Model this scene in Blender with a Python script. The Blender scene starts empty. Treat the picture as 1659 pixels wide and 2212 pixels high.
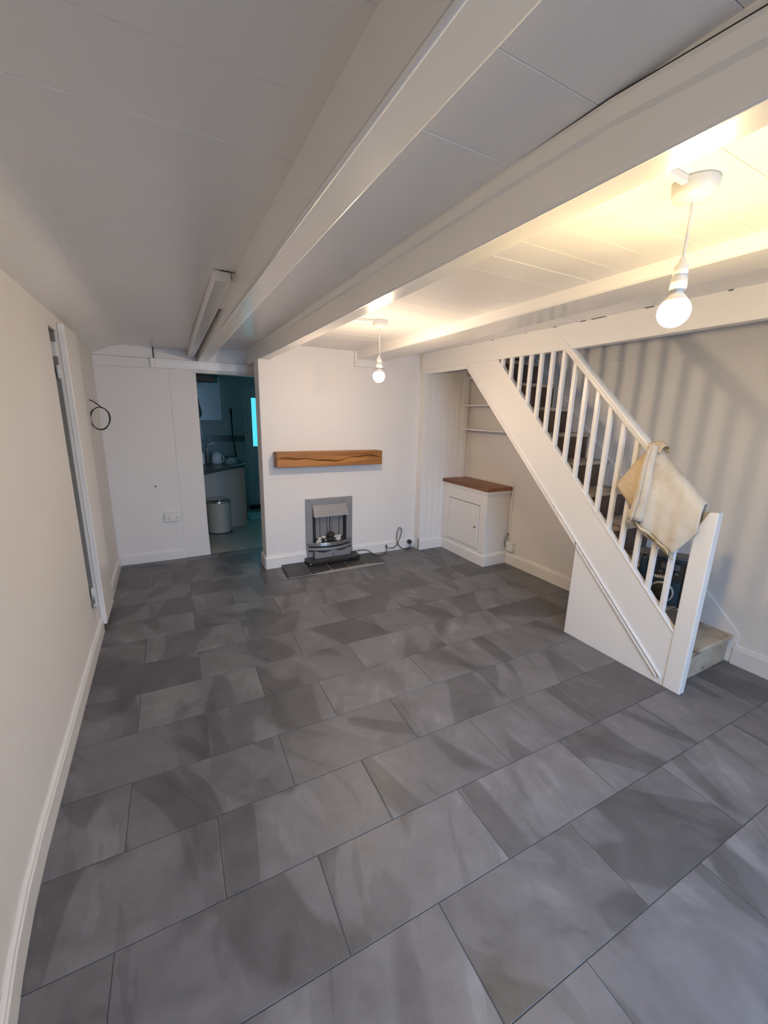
import bpy, math, random
from mathutils import Matrix, Vector
random.seed(7)
S = bpy.context.scene
COL = S.collection
PI = math.pi

# ------------------------------------------------------------------ camera
IMG_W, IMG_H, FPX = 1659.0, 2212.0, 880.0
def make_camera():
    p = (829.5, 1106.0)
    dn = Vector((740 - p[0], 4790 - p[1], FPX)).normalized()      # world down, in image axes (right, down, forward)
    yy = Vector((350 - p[0], 884 - p[1], FPX))
    yy = (yy - dn * yy.dot(dn)).normalized()
    zz = -dn
    xx = yy.cross(zz)
    def w(v): return Vector((xx.dot(v), yy.dot(v), zz.dot(v)))
    right, up, back = w(Vector((1, 0, 0))), w(Vector((0, -1, 0))), w(Vector((0, 0, -1)))
    m = Matrix((right, up, back)).transposed().to_4x4()
    m.translation = Vector((0, 0, 1.5))
    cd = bpy.data.cameras.new('camera')
    cd.sensor_fit = 'HORIZONTAL'; cd.sensor_width = 36.0
    cd.lens = FPX / IMG_W * 36.0
    cd.clip_start = 0.02
    co = bpy.data.objects.new('camera', cd)
    co.matrix_world = m
    COL.objects.link(co)
    S.camera = co
make_camera()

# ------------------------------------------------------------------ world, daylight, exposure
W = bpy.data.worlds.new('world'); S.world = W; W.use_nodes = True
bg = W.node_tree.nodes['Background']
bg.inputs[0].default_value = (0.55, 0.77, 1.0, 1); bg.inputs[1].default_value = 0.9
def area(name, loc, rot, sx, sy, power, col, spread=PI):
    l = bpy.data.lights.new(name, 'AREA'); l.shape = 'RECTANGLE'; l.size = sx; l.size_y = sy
    l.energy = power; l.color = col; l.spread = spread
    o = bpy.data.objects.new(name, l); o.location = loc; o.rotation_euler = rot
    COL.objects.link(o); return o
# daylight coming in through the window behind the camera, and through the glazed kitchen door
area('daylight_window', (0.95, -1.75, 1.75), (math.radians(64), 0, math.radians(-3)), 1.3, 1.0, 50, (0.42, 0.64, 1.0), math.radians(105))
area('daylight_kitchen', (1.62, 6.95, 1.45), (math.radians(-78), 0, 0), 0.8, 0.9, 2.5, (0.55, 0.84, 1.0))
S.view_settings.view_transform = 'Standard'
S.view_settings.look = 'None'
S.view_settings.gamma = 1.0
S.view_settings.use_curve_mapping = False
S.view_settings.exposure = 0.60
BULB = 325.0

# ------------------------------------------------------------------ materials
def nt(name):
    m = bpy.data.materials.new(name); m.use_nodes = True
    t = m.node_tree; b = t.nodes['Principled BSDF']
    return m, t, b
def N(t, typ, **kw):
    n = t.nodes.new(typ)
    for k, v in kw.items():
        if k.startswith('i_'):
            n.inputs[k[2:].replace('_', ' ')].default_value = v
        else:
            setattr(n, k, v)
    return n
def ramp(t, fac, stops):
    r = t.nodes.new('ShaderNodeValToRGB')
    e = r.color_ramp.elements
    e[0].position, e[0].color = stops[0][0], stops[0][1]
    e[1].position, e[1].color = stops[1][0], stops[1][1]
    for p, c in stops[2:]:
        x = e.new(p); x.color = c
    t.links.new(fac, r.inputs[0]); return r
def g(v, a=1): return (v, v, v, a)
def c4(c): return (c[0], c[1], c[2], 1)
def mix(t, fac, a, b, mode='MIX'):
    n = t.nodes.new('ShaderNodeMix'); n.data_type = 'RGBA'; n.blend_type = mode
    for sock, v in ((n.inputs[0], fac), (n.inputs[6], a), (n.inputs[7], b)):
        if hasattr(v, 'links'): t.links.new(v, sock)
        elif isinstance(v, (int, float)): sock.default_value = v
        else: sock.default_value = c4(v)
    return n.outputs[2]
def bump(t, b, h, strength, dist=0.002):
    n = t.nodes.new('ShaderNodeBump'); n.inputs['Strength'].default_value = strength
    n.inputs['Distance'].default_value = dist
    t.links.new(h, n.inputs['Height']); t.links.new(n.outputs[0], b.inputs['Normal'])
def plain(name, col, rough=0.5, metal=0.0, spec=0.5):
    m, t, b = nt(name)
    tc = N(t, 'ShaderNodeTexCoord')
    no = N(t, 'ShaderNodeTexNoise', i_Scale=14.0, i_Detail=3.0)
    t.links.new(tc.outputs['Object'], no.inputs['Vector'])
    r = ramp(t, no.outputs[0], [(0.3, c4([x * 0.94 for x in col])), (0.7, c4(col))])
    t.links.new(r.outputs[0], b.inputs['Base Color'])
    b.inputs['Roughness'].default_value = rough; b.inputs['Metallic'].default_value = metal
    b.inputs['Specular IOR Level'].default_value = spec
    return m
def paint(name, col, rough, bs=0.15, scale=9.0, dirt=0.0):
    m, t, b = nt(name)
    tc = N(t, 'ShaderNodeTexCoord')
    n1 = N(t, 'ShaderNodeTexNoise', i_Scale=scale, i_Detail=5.0, i_Roughness=0.6)
    n2 = N(t, 'ShaderNodeTexNoise', i_Scale=1.3, i_Detail=2.0)
    for n in (n1, n2): t.links.new(tc.outputs['Object'], n.inputs['Vector'])
    r = ramp(t, n2.outputs[0], [(0.3, c4([x * 0.965 for x in col])), (0.7, c4(col))])
    out = r.outputs[0]
    if dirt:
        n3 = N(t, 'ShaderNodeTexNoise', i_Scale=6.0, i_Detail=8.0, i_Roughness=0.7)
        t.links.new(tc.outputs['Object'], n3.inputs['Vector'])
        d = ramp(t, n3.outputs[0], [(0.62, g(0)), (0.72, g(dirt))])
        out = mix(t, d.outputs[0], out, (0.35, 0.31, 0.27))
    t.links.new(out, b.inputs['Base Color'])
    b.inputs['Roughness'].default_value = rough
    bump(t, b, n1.outputs[0], bs, 0.004)
    return m
M = {}
M['wall'] = paint('wall_emulsion', (0.80, 0.775, 0.765), 0.6, 0.25, 5.0)
M['gloss'] = paint('gloss_white_wood', (0.82, 0.80, 0.79), 0.30, 0.10, 6.0)
M['beam'] = paint('gloss_painted_beam', (0.86, 0.84, 0.825), 0.24, 0.16, 4.5)
M['ceil'] = paint('painted_ceiling_board', (0.85, 0.83, 0.82), 0.30, 0.22, 4.0)
M['stairwhite'] = paint('stair_white_gloss', (0.84, 0.82, 0.81), 0.32, 0.025, 7.0)
M['dark_gap'] = plain('bare_grey_plaster', (0.26, 0.25, 0.225), 0.9)
M['crack'] = plain('dark_crack', (0.03, 0.028, 0.025), 0.9)
M['grout'] = plain('dark_grey_grout', (0.10, 0.097, 0.10), 0.85)
M['plastic'] = plain('white_plastic', (0.80, 0.79, 0.76), 0.35)
M['black'] = plain('black_plastic', (0.018, 0.018, 0.02), 0.42)
M['rubber'] = plain('black_rubber_cable', (0.012, 0.012, 0.012), 0.5)
M['steel'] = plain('brushed_steel', (0.33, 0.325, 0.335), 0.42, 0.4)
M['steel_lt'] = plain('polished_steel', (0.62, 0.62, 0.63), 0.22, 0.9)
M['fireblack'] = plain('matt_black_firebox', (0.02, 0.02, 0.021), 0.6)
M['brass'] = plain('dull_brass', (0.30, 0.22, 0.12), 0.4, 0.8)
M['coal'] = plain('dark_ceramic_coal', (0.035, 0.03, 0.028), 0.8)
M['coal_w'] = plain('pale_ash_pebble', (0.62, 0.60, 0.57), 0.8)
M['cream'] = plain('cream_enamel', (0.50, 0.46, 0.38), 0.4)
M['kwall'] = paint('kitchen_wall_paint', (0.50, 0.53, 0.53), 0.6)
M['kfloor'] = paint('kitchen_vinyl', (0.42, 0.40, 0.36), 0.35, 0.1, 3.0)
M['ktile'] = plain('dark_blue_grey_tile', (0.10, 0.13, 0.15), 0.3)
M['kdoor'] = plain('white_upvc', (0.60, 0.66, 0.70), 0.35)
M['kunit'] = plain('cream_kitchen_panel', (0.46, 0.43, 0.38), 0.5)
M['kwork'] = plain('dark_stone_worktop', (0.09, 0.09, 0.09), 0.3)
M['navy'] = plain('navy_moulded_plastic', (0.012, 0.035, 0.06), 0.42)
M['grey_pl'] = plain('dark_grey_plastic', (0.10, 0.10, 0.105), 0.45)
M['silver_pl'] = plain('silver_plastic', (0.45, 0.45, 0.46), 0.3, 0.3)
M['print'] = plain('white_print', (0.72, 0.72, 0.72), 0.5)
M['darkwood'] = plain('dark_brown_timber', (0.05, 0.035, 0.025), 0.6)
M['bag'] = plain('pale_polythene', (0.45, 0.46, 0.46), 0.35)

def tile_mat():
    m, t, b = nt('slate_effect_tile')
    tc = N(t, 'ShaderNodeTexCoord'); oi = N(t, 'ShaderNodeObjectInfo')
    ml = N(t, 'ShaderNodeMath', operation='MULTIPLY'); ml.inputs[1].default_value = 61.0
    t.links.new(oi.outputs['Random'], ml.inputs[0])
    rr_ = N(t, 'ShaderNodeMath', operation='MULTIPLY_ADD'); rr_.inputs[1].default_value = 1.4; rr_.inputs[2].default_value = -0.9
    t.links.new(oi.outputs['Random'], rr_.inputs[0])
    mp = N(t, 'ShaderNodeMapping'); mp.inputs['Scale'].default_value = (1.25, 0.42, 1.0)
    vr = N(t, 'ShaderNodeVectorRotate', rotation_type='Z_AXIS'); t.links.new(tc.outputs['Object'], vr.inputs['Vector']); t.links.new(rr_.outputs[0], vr.inputs['Angle'])
    t.links.new(vr.outputs[0], mp.inputs[0])
    def noise(scale, detail, dist=0.0, rough=0.5, st=False):
        n = N(t, 'ShaderNodeTexNoise', noise_dimensions='4D', i_Scale=scale, i_Detail=detail, i_Distortion=dist, i_Roughness=rough)
        t.links.new(mp.outputs[0] if st else tc.outputs['Object'], n.inputs['Vector']); t.links.new(ml.outputs[0], n.inputs['W']); return n
    big = noise(2.6, 1.0, 0.5, 0.5, True); big2 = noise(4.2, 3.0, 1.0, 0.5, True); cl = noise(7.0, 7.0, 0.6, 0.62); fine = noise(60.0, 4.0)
    vein = noise(3.4, 2.0, 1.2, 0.5, True)
    base = ramp(t, cl.outputs[0], [(0.28, (0.112, 0.110, 0.122, 1)), (0.72, (0.183, 0.180, 0.197, 1))])
    s1 = ramp(t, big.outputs[0], [(0.450, g(0.68)), (0.470, g(0.98)), (0.62, g(1.06))])
    s2 = ramp(t, big2.outputs[0], [(0.40, g(0.84)), (0.42, g(1.0)), (0.60, g(1.02)), (0.625, g(1.20))])
    s3 = ramp(t, vein.outputs[0], [(0.493, g(1.0)), (0.5, g(1.07)), (0.507, g(1.0))])
    rr = ramp(t, oi.outputs['Random'], [(0.0, g(0.86)), (1.0, g(1.10))])
    o = mix(t, 1.0, base.outputs[0], s1.outputs[0], 'MULTIPLY')
    o = mix(t, 1.0, o, s2.outputs[0], 'MULTIPLY')
    o = mix(t, 1.0, o, s3.outputs[0], 'MULTIPLY')
    o = mix(t, 1.0, o, rr.outputs[0], 'MULTIPLY')
    t.links.new(o, b.inputs['Base Color'])
    ro = ramp(t, cl.outputs[0], [(0.3, g(0.36)), (0.7, g(0.52))])
    t.links.new(ro.outputs[0], b.inputs['Roughness'])
    ad = N(t, 'ShaderNodeMath', operation='ADD')
    t.links.new(cl.outputs[0], ad.inputs[0]); t.links.new(big2.outputs[0], ad.inputs[1])
    bump(t, b, ad.outputs[0], 0.32, 0.006)
    return m
M['tile'] = tile_mat()
def wood(name, ca, cb, rough, axis='X', sc=18.0):
    m, t, b = nt(name)
    tc = N(t, 'ShaderNodeTexCoord'); mp = N(t, 'ShaderNodeMapping')
    s = {'X': (1.2, sc, sc), 'Y': (sc, 1.2, sc), 'Z': (sc, sc, 1.2)}[axis]
    mp.inputs['Scale'].default_value = s
    t.links.new(tc.outputs['Object'], mp.inputs[0])
    n = N(t, 'ShaderNodeTexNoise', i_Scale=1.0, i_Detail=6.0, i_Distortion=0.8)
    t.links.new(mp.outputs[0], n.inputs['Vector'])
    r = ramp(t, n.outputs[0], [(0.28, c4(ca)), (0.68, c4(cb))])
    t.links.new(r.outputs[0], b.inputs['Base Color'])
    b.inputs['Roughness'].default_value = rough
    bump(t, b, n.outputs[0], 0.35, 0.003)
    return m
M['oak'] = wood('golden_oak', (0.23, 0.092, 0.020), (0.46, 0.200, 0.052), 0.5, 'X')
M['oaktop'] = wood('reddish_oak_top', (0.17, 0.066, 0.030), (0.30, 0.125, 0.058), 0.45, 'Y')
def patchy(name, ca, cb, cc, scale, lo, hi, rough=0.7):
    m, t, b = nt(name)
    tc = N(t, 'ShaderNodeTexCoord'); oi = N(t, 'ShaderNodeObjectInfo')
    n = N(t, 'ShaderNodeTexNoise', noise_dimensions='4D', i_Scale=scale, i_Detail=8.0, i_Roughness=0.65, i_Distortion=0.5)
    ml = N(t, 'ShaderNodeMath', operation='MULTIPLY'); ml.inputs[1].default_value = 23.0
    t.links.new(oi.outputs['Random'], ml.inputs[0]); t.links.new(ml.outputs[0], n.inputs['W'])
    t.links.new(tc.outputs['Object'], n.inputs['Vector'])
    r = ramp(t, n.outputs[0], [(lo, c4(ca)), (hi, c4(cb)), (min(hi + 0.13, 0.95), c4(cc))])
    t.links.new(r.outputs[0], b.inputs['Base Color'])
    b.inputs['Roughness'].default_value = rough
    bump(t, b, n.outputs[0], 0.4, 0.003)
    return m
M['tread'] = patchy('worn_bare_tread', (0.17, 0.10, 0.065), (0.46, 0.37, 0.28), (0.60, 0.52, 0.42), 5.0, 0.36, 0.47)
M['riser'] = patchy('old_brown_riser', (0.085, 0.052, 0.036), (0.15, 0.095, 0.068), (0.36, 0.27, 0.20), 4.0, 0.40, 0.62)
M['riser_pale'] = patchy('bare_pale_riser', (0.10, 0.065, 0.04), (0.42, 0.35, 0.27), (0.55, 0.48, 0.39), 6.0, 0.34, 0.44)
M['slate'] = patchy('rough_dark_slate', (0.014, 0.013, 0.013), (0.034, 0.030, 0.029), (0.075, 0.066, 0.062), 11.0, 0.35, 0.60, 0.40)
M['canvas'] = patchy('cream_canvas', (0.48, 0.40, 0.30), (0.62, 0.56, 0.475), (0.70, 0.65, 0.58), 4.0, 0.34, 0.50, 0.9)
M['canvas_t'] = patchy('tan_canvas', (0.42, 0.29, 0.16), (0.58, 0.44, 0.28), (0.66, 0.55, 0.40), 5.0, 0.34, 0.50, 0.9)
M['canvas_d'] = patchy('stained_canvas_edge', (0.16, 0.11, 0.07), (0.52, 0.42, 0.27), (0.66, 0.57, 0.42), 9.0, 0.38, 0.48, 0.9)
M['mortar'] = plain('pale_mortar', (0.34, 0.31, 0.28), 0.9)
def bulb_mat(name, col):
    m, t, b = nt(name)
    b.inputs['Base Color'].default_value = (1, 0.9, 0.7, 1)
    b.inputs['Emission Color'].default_value = c4(col)
    b.inputs['Emission Strength'].default_value = BULB
    return m
M['bulb_a'] = bulb_mat('lit_yellow_bulb', (1.0, 0.72, 0.33)); M['bulb_b'] = bulb_mat('lit_warm_bulb', (1.0, 0.75, 0.50))
def glass_mat(name, tint, gl=0.08):
    m = bpy.data.materials.new(name); m.use_nodes = True; t = m.node_tree; t.nodes.clear()
    o = N(t, 'ShaderNodeOutputMaterial'); mx = N(t, 'ShaderNodeMixShader'); mx.inputs[0].default_value = gl
    tr = N(t, 'ShaderNodeBsdfTransparent'); tr.inputs[0].default_value = c4(tint)
    gs = N(t, 'ShaderNodeBsdfGlossy'); gs.inputs['Roughness'].default_value = 0.05
    t.links.new(tr.outputs[0], mx.inputs[1]); t.links.new(gs.outputs[0], mx.inputs[2]); t.links.new(mx.outputs[0], o.inputs[0])
    return m
M['glass'] = glass_mat('clear_window_glass', (0.95, 0.97, 0.97))
M['glass_k'] = glass_mat('kitchen_door_glass', (0.42, 0.96, 0.98))

# ------------------------------------------------------------------ mesh helpers
class MB:
    def __init__(self): self.v = []; self.f = []; self.sm = []
    def add(self, vs, fs, smooth=False):
        n = len(self.v); self.v += [tuple(x) for x in vs]
        for q in fs: self.f.append(tuple(n + i for i in q)); self.sm.append(smooth)
        return self
    def box(self, x0, x1, y0, y1, z0, z1):
        vs = [(x0,y0,z0),(x1,y0,z0),(x1,y1,z0),(x0,y1,z0),(x0,y0,z1),(x1,y0,z1),(x1,y1,z1),(x0,y1,z1)]
        return self.add(vs, [(0,3,2,1),(4,5,6,7),(0,1,5,4),(1,2,6,5),(2,3,7,6),(3,0,4,7)])
    def prism(self, poly, axis, a, b):
        """poly: 2-D outline; axis 'x' -> (y,z), 'y' -> (x,z), 'z' -> (x,y)"""
        def p(u, w, h): return {'x': (h, u, w), 'y': (u, h, w), 'z': (u, w, h)}[axis]
        n = len(poly)
        vs = [p(u, w, a) for u, w in poly] + [p(u, w, b) for u, w in poly]
        fs = [tuple(range(n)), tuple(range(2 * n - 1, n - 1, -1))]
        for i in range(n):
            j = (i + 1) % n; fs.append((i, i + n, j + n, j))
        return self.add(vs, fs)
    def sweep_box(self, pts, fn):
        """pts: list of cross-section loops (lists of points), lofted and capped"""
        n = len(pts[0]); vs = [q for l in pts for q in l]; fs = []
        for k in range(len(pts) - 1):
            for i in range(n):
                j = (i + 1) % n
                fs.append((k*n+i, k*n+j, (k+1)*n+j, (k+1)*n+i))
        fs.append(tuple(range(n - 1, -1, -1))); fs.append(tuple((len(pts)-1)*n + i for i in range(n)))
        return self.add(vs, fs, fn)
    def tube(self, pts, r, n=8, smooth=True):
        pts = [Vector(p) for p in pts]; loops = []
        prev = None
        for i, p in enumerate(pts):
            d = (pts[min(i+1, len(pts)-1)] - pts[max(i-1, 0)]).normalized()
            if prev is None:
                a = Vector((0,0,1)) if abs(d.z) < 0.9 else Vector((1,0,0))
                u = d.cross(a).normalized()
            else:
                u = (prev - d * prev.dot(d)).normalized()
            prev = u; w = d.cross(u)
            rr = r[i] if isinstance(r, (list, tuple)) else r
            loops.append([p + (u*math.cos(2*PI*k/n) + w*math.sin(2*PI*k/n))*rr for k in range(n)])
        return self.sweep_box(loops, smooth)
    def lathe(self, prof, cx, cy, n=24, smooth=True):
        loops = [[(cx + r*math.cos(2*PI*k/n), cy + r*math.sin(2*PI*k/n), z) for k in range(n)] for r, z in prof]
        return self.sweep_box(loops, smooth)
    def grid(self, fn, nu, nv, smooth=True):
        vs = [fn(i/nu, j/nv) for i in range(nu+1) for j in range(nv+1)]
        fs = [(i*(nv+1)+j, (i+1)*(nv+1)+j, (i+1)*(nv+1)+j+1, i*(nv+1)+j+1) for i in range(nu) for j in range(nv)]
        return self.add(vs, fs, smooth)
    def mesh(self, name, mat):
        me = bpy.data.meshes.new(name); me.from_pydata(self.v, [], self.f)
        me.polygons.foreach_set('use_smooth', self.sm)
        if mat: me.materials.append(M[mat] if isinstance(mat, str) else mat)
        me.update(); return me
def put(name, data, parent=None, loc=None, bevel=0, seg=2, mat=None, solid=0):
    if isinstance(data, MB): data = data.mesh(name, mat)
    o = bpy.data.objects.new(name, data); COL.objects.link(o)
    if loc is not None: o.location = loc
    if parent is not None:
        o.parent = parent
        if parent.parent is None: o.matrix_parent_inverse = Matrix.Translation(parent.location).inverted()
    if solid:
        s = o.modifiers.new('solid', 'SOLIDIFY'); s.thickness = solid; s.offset = 0
    if bevel:
        b = o.modifiers.new('bevel', 'BEVEL'); b.width = bevel; b.segments = seg; b.limit_method = 'ANGLE'
    return o
def tag(o, label, cat, group=None):
    o['label'] = label; o['category'] = cat
    if group: o['group'] = group
    return o
def struct(o): o['kind'] = 'structure'; return o
def thing(name, label, cat, loc=(0,0,0), group=None):
    o = bpy.data.objects.new(name, None); o.location = loc; o.empty_display_size = 0.05
    COL.objects.link(o); return tag(o, label, cat, group)
def fix_normals():
    import bmesh
    for me in bpy.data.meshes:
        bm = bmesh.new(); bm.from_mesh(me)
        bmesh.ops.recalc_face_normals(bm, faces=bm.faces[:]); bm.to_mesh(me); bm.free()
def smooth(a, b, x):
    t = max(0.0, min(1.0, (x - a) / (b - a))); return t*t*(3-2*t)

# ================================================================== SHELL
XL, XR, YB, YF = -0.5, 3.1, 4.52, -1.25
CEIL = 2.09
def wlx(y):                         # the old left wall bows into the room near its front end
    return XL + 0.045 * ((1.5 - max(y, 0.7)) / 0.6) ** 2 if y < 1.5 else XL

# ---- floor with separate tiles
fl = struct(put('floor', MB().box(XL-0.25, XR+0.1, YF-0.2, YB+0.03, -0.08, -0.0025), mat='grout'))
def clip(poly, ax, val, keep_gt):
    out = []
    for i in range(len(poly)):
        a, b = poly[i], poly[(i+1) % len(poly)]
        ia = (a[ax] >= val) == keep_gt or a[ax] == val
        ib = (b[ax] >= val) == keep_gt or b[ax] == val
        if ia: out.append(a)
        if ia != ib:
            t = (val - a[ax]) / (b[ax] - a[ax])
            out.append((a[0] + t*(b[0]-a[0]), a[1] + t*(b[1]-a[1])))
    return out
th = math.radians(-0.95); ct, st = math.cos(th), math.sin(th)
PW, PH, GAP = 0.5985, 0.3035, 0.0026
def rot(u, v): return (u*ct - v*st + 0.02, u*st + v*ct)
for n in range(-9, 14):
    y0 = 1.073 + n * PH
    off = 0.005 if n % 2 == 0 else 0.305
    for k in range(-3, 7):
        x0 = off + k * PW
        p = [rot(x0 + GAP/2, y0 + GAP/2), rot(x0 + PW - GAP/2, y0 + GAP/2), rot(x0 + PW - GAP/2, y0 + PH - GAP/2), rot(x0 + GAP/2, y0 + PH - GAP/2)]
        for ax, val, gt in ((0, XL - 0.01, True), (0, XR + 0.005, False), (1, YF, True), (1, YB + 0.02, False)):
            p = clip(p, ax, val, gt)
            if len(p) < 3: break
        if len(p) < 3: continue
        cx = sum(q[0] for q in p)/len(p); cy = sum(q[1] for q in p)/len(p)
        if max(q[0] for q in p) - min(q[0] for q in p) < 0.01 or max(q[1] for q in p) - min(q[1] for q in p) < 0.01: continue
        dz = random.uniform(-0.0004, 0.0002)
        e = 0.0012
        lo = [(q[0]-cx, q[1]-cy, -0.0025) for q in p]
        md = [(q[0]-cx, q[1]-cy, dz - 0.0008) for q in p]
        hi = [((q[0]-cx)*(1-e/0.15), (q[1]-cy)*(1-e/0.15), dz) for q in p]
        put('floor_tile', MB().sweep_box([lo, md, hi], False), fl, loc=(cx, cy, 0), mat='tile')

# ---- walls
def wall_left():
    ys = [YF + i*(2.92-YF)/24 for i in range(25)]
    poly = [(wlx(y), y) for y in ys]
    b = MB().prism(poly + [(XL-0.2, 2.92), (XL-0.2, YF)], 'z', -0.02, 2.13)
    b.box(XL-0.2, XL, 2.92, 3.13, -0.02, 0.19); b.box(XL-0.2, XL, 2.92, 3.13, 1.925, 2.13)
    b.box(XL-0.2, XL, 3.13, YB+0.1, -0.02, 2.13)
    o = struct(put('wall_left', b, mat='wall'))
    put('recess_lining', MB().box(XL-0.24, XL-0.2, 2.90, 3.15, 0.15, 1.96).box(XL-0.2, XL-0.012, 2.921, 2.924, 0.19, 1.925).box(XL-0.2, XL-0.012, 3.126, 3.129, 0.19, 1.925).box(XL-0.2, XL-0.012, 2.92, 3.13, 1.921, 1.924), o, mat='dark_gap')
    return o
WL = wall_left()
# back wall with the kitchen doorway (left jamb leans a little)
b = MB().prism([(XL-0.2, -0.02), (0.325, -0.02), (0.292, 1.85), (0.292, 2.13), (XL-0.2, 2.13)], 'y', YB, YB+0.14)
b.box(0.292, 2.4, YB, YB+0.14, 1.853, 2.13)
b.box(1.02, 2.4, YB, YB+0.14, -0.02, 1.853)
WB = struct(put('wall_back', b, mat='wall'))
put('wall_patch', MB().box(0.085, 0.318, YB-0.006, YB, 0, 1.85), WB, mat='wall')
# chimney breast: stops under the beam on its left edge
WC = struct(put('wall_chimney', MB().prism([(0.775, 0), (2.55, 0), (2.55, 2.13), (0.885, 2.13), (0.885, 1.953), (0.775, 1.953)], 'y', 3.85, 4.03), mat='wall', bevel=0.006))
put('chimney_core', MB().box(1.02, 2.55, 4.03, YB+0.02, 0, 2.13), WC, mat='wall')
put('bearing_pad', MB().box(1.69, 2.03, 3.825, 3.86, 1.95, 2.092), WC, mat='wall', bevel=0.003)
# panelled wall beside the chimney
WA = struct(put('wall_alcove', MB().box(2.462, XR+0.1, 3.757, YB, -0.02, 3.0), mat='gloss'))
bx = 2.462
bd = MB().prism([(0.0, -0.012), (0.004, -0.012), (0.007, -0.009), (0.010, -0.009), (0.012, -0.012), (0.080, -0.012), (0.0825, -0.0105), (0.0825, 0), (0, 0)], 'z', 0.0, 1.96).mesh('board', 'gloss')
for i in range(6):
    put('tongue_and_groove_board', bd, WA, loc=(bx + 0.002 + i*0.0835, 3.757, 0))
put('corner_batten', MB().box(2.965, 3.035, 3.725, 3.757, 0, 2.0), WA, mat='gloss', bevel=0.003)
WR = struct(put('wall_right', MB().box(XR, XR+0.1, YF-0.1, 3.757, -0.02, 3.0), mat='wall'))
put('plaster_ledge', MB().box(XR-0.006, XR, YF, 2.45, 1.936, 2.25), WR, mat='wall', bevel=0.003)
# wall behind the camera with its window opening
b = MB().box(XL-0.2, 0.35, YF-0.2, YF, -0.02, 2.13).box(1.75, XR+0.1, YF-0.2, YF, -0.02, 3.0).box(0.35, 1.75, YF-0.2, YF, -0.02, 0.8).box(0.35, 1.75, YF-0.2, YF, 1.9, 2.13)
struct(put('wall_front', b, mat='wall'))
wf = MB()
for x0, x1, z0, z1 in ((0.35,1.75,0.8,0.86),(0.35,1.75,1.84,1.9),(0.35,0.41,0.86,1.84),(1.69,1.75,0.86,1.84),(1.02,1.08,0.86,1.84)): wf.box(x0,x1,YF-0.13,YF-0.07,z0,z1)
w1 = struct(put('window_1', wf, mat='gloss', bevel=0.004))
for x0, x1 in ((0.41,1.02),(1.08,1.69)): put('window_pane', MB().box(x0,x1,YF-0.103,YF-0.097,0.86,1.84), w1, mat='glass')
# upper stair shaft
struct(put('wall_shaft', MB().box(2.49, 2.53, YF-0.1, 3.757, 2.14, 3.0).box(2.44, 2.49, YF-0.1, 3.757, 2.2, 3.0), mat='wall'))
struct(put('ceiling_shaft', MB().box(2.44, XR+0.1, YF-0.1, 3.8, 3.0, 3.05), mat='wall'))

# ---- ceiling: backing plus painted boards in each bay
def cz(x, y):
    z = CEIL - 0.085 * smooth(-0.25, -0.54, x) - 0.04 * smooth(3.3, 4.6, y) * smooth(0.9, 0.2, x)
    return z
CE = struct(put('ceiling', MB().box(XL-0.2, 2.50, YF-0.2, YB+0.14, 2.132, 2.2), mat='ceil'))
def ceil_board(x0, x1, y0, y1, ztop, nx, fz):
    gp = 0.0007; e = 0.0011
    y0 += gp/2; y1 -= gp/2
    loops = []
    for i in range(nx + 1):
        x = x0 + (x1-x0)*i/nx
        z0, z1 = fz(x, y0), fz(x, y1)
        loops.append([(x, y0, ztop), (x, y0, z0 + e), (x, y0 + e, z0), (x, y1 - e, z1), (x, y1, z1 + e), (x, y1, ztop)])
    return MB().sweep_box(loops, False)
def bay(x0, x1, start, pitch, fz, nx, jitter):
    y = start
    while y < YB + 0.05:
        ya, yb = max(y, YF), min(y + pitch, YB + 0.02)
        if yb - ya > 0.03:
            dz = random.uniform(-jitter, jitter)
            put('ceiling_board', ceil_board(x0, x1, ya, yb, 2.131, nx, lambda x, yy: fz(x, yy) + dz), CE, mat='ceil')
        y += pitch
bay(XL-0.05, 0.36, 0.91 - 0.225*10, 0.225, cz, 28, 0.0006)
bay(0.40, 0.815, 0.872 - 0.225*10, 0.225, lambda x, y: CEIL - 0.004, 1, 0.0005)
bay(0.86, 1.735, 1.035 - 0.146*16, 0.146, lambda x, y: CEIL, 1, 0.0006)
bay(1.97, 2.445, 1.035 - 0.146*16, 0.146, lambda x, y: 2.112, 1, 0.0008)

# ---- baseboards
def skirt_profile(h, t): return [(0, 0), (t, 0), (t, h-0.022), (t*0.75, h-0.016), (t*0.7, h-0.006), (t*0.35, h), (0, h)]
def baseboard(side, path, h=0.105, t=0.016, mat='gloss'):
    """path: list of (x,y, nx,ny) with n pointing into the room"""
    loops = []
    for x, y, nx, ny in path:
        loops.append([(x + nx*u, y + ny*u, z) for u, z in skirt_profile(h, t)])
    return struct(put('baseboard_' + side, MB().sweep_box(loops, False), mat=mat))
baseboard('left', [(wlx(y), y, 1, 0) for y in [YF + i*(3.14-YF)/24 for i in range(25)]])
baseboard('corner', [(XL, 3.50, 1, 0), (XL, YB, 1, 0)])
baseboard('back', [(XL, YB, 0, -1), (0.085, YB, 0, -1)])
baseboard('chimney', [(0.775, 4.028, -1, 0), (0.775, 3.862, -1, 0), (0.783, 3.85, -1, -1), (1.178, 3.85, 0, -1)], 0.13, 0.018)
baseboard('hearth', [(1.684, 3.85, 0, -1), (2.34, 3.85, 0, -1)], 0.12, 0.014)
baseboard('alcove', [(2.463, 3.80, 0, -1), (2.463, 3.745, 0, -1), (2.77, 3.745, 0, -1)], 0.13, 0.02)
baseboard('right', [(XR, 3.03, -1, 0), (XR, 1.62, -1, 0)], 0.12, 0.02)
baseboard('stairfoot', [(XR, 1.0, -1, 0), (XR, YF, -1, 0)], 0.13, 0.018)

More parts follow.
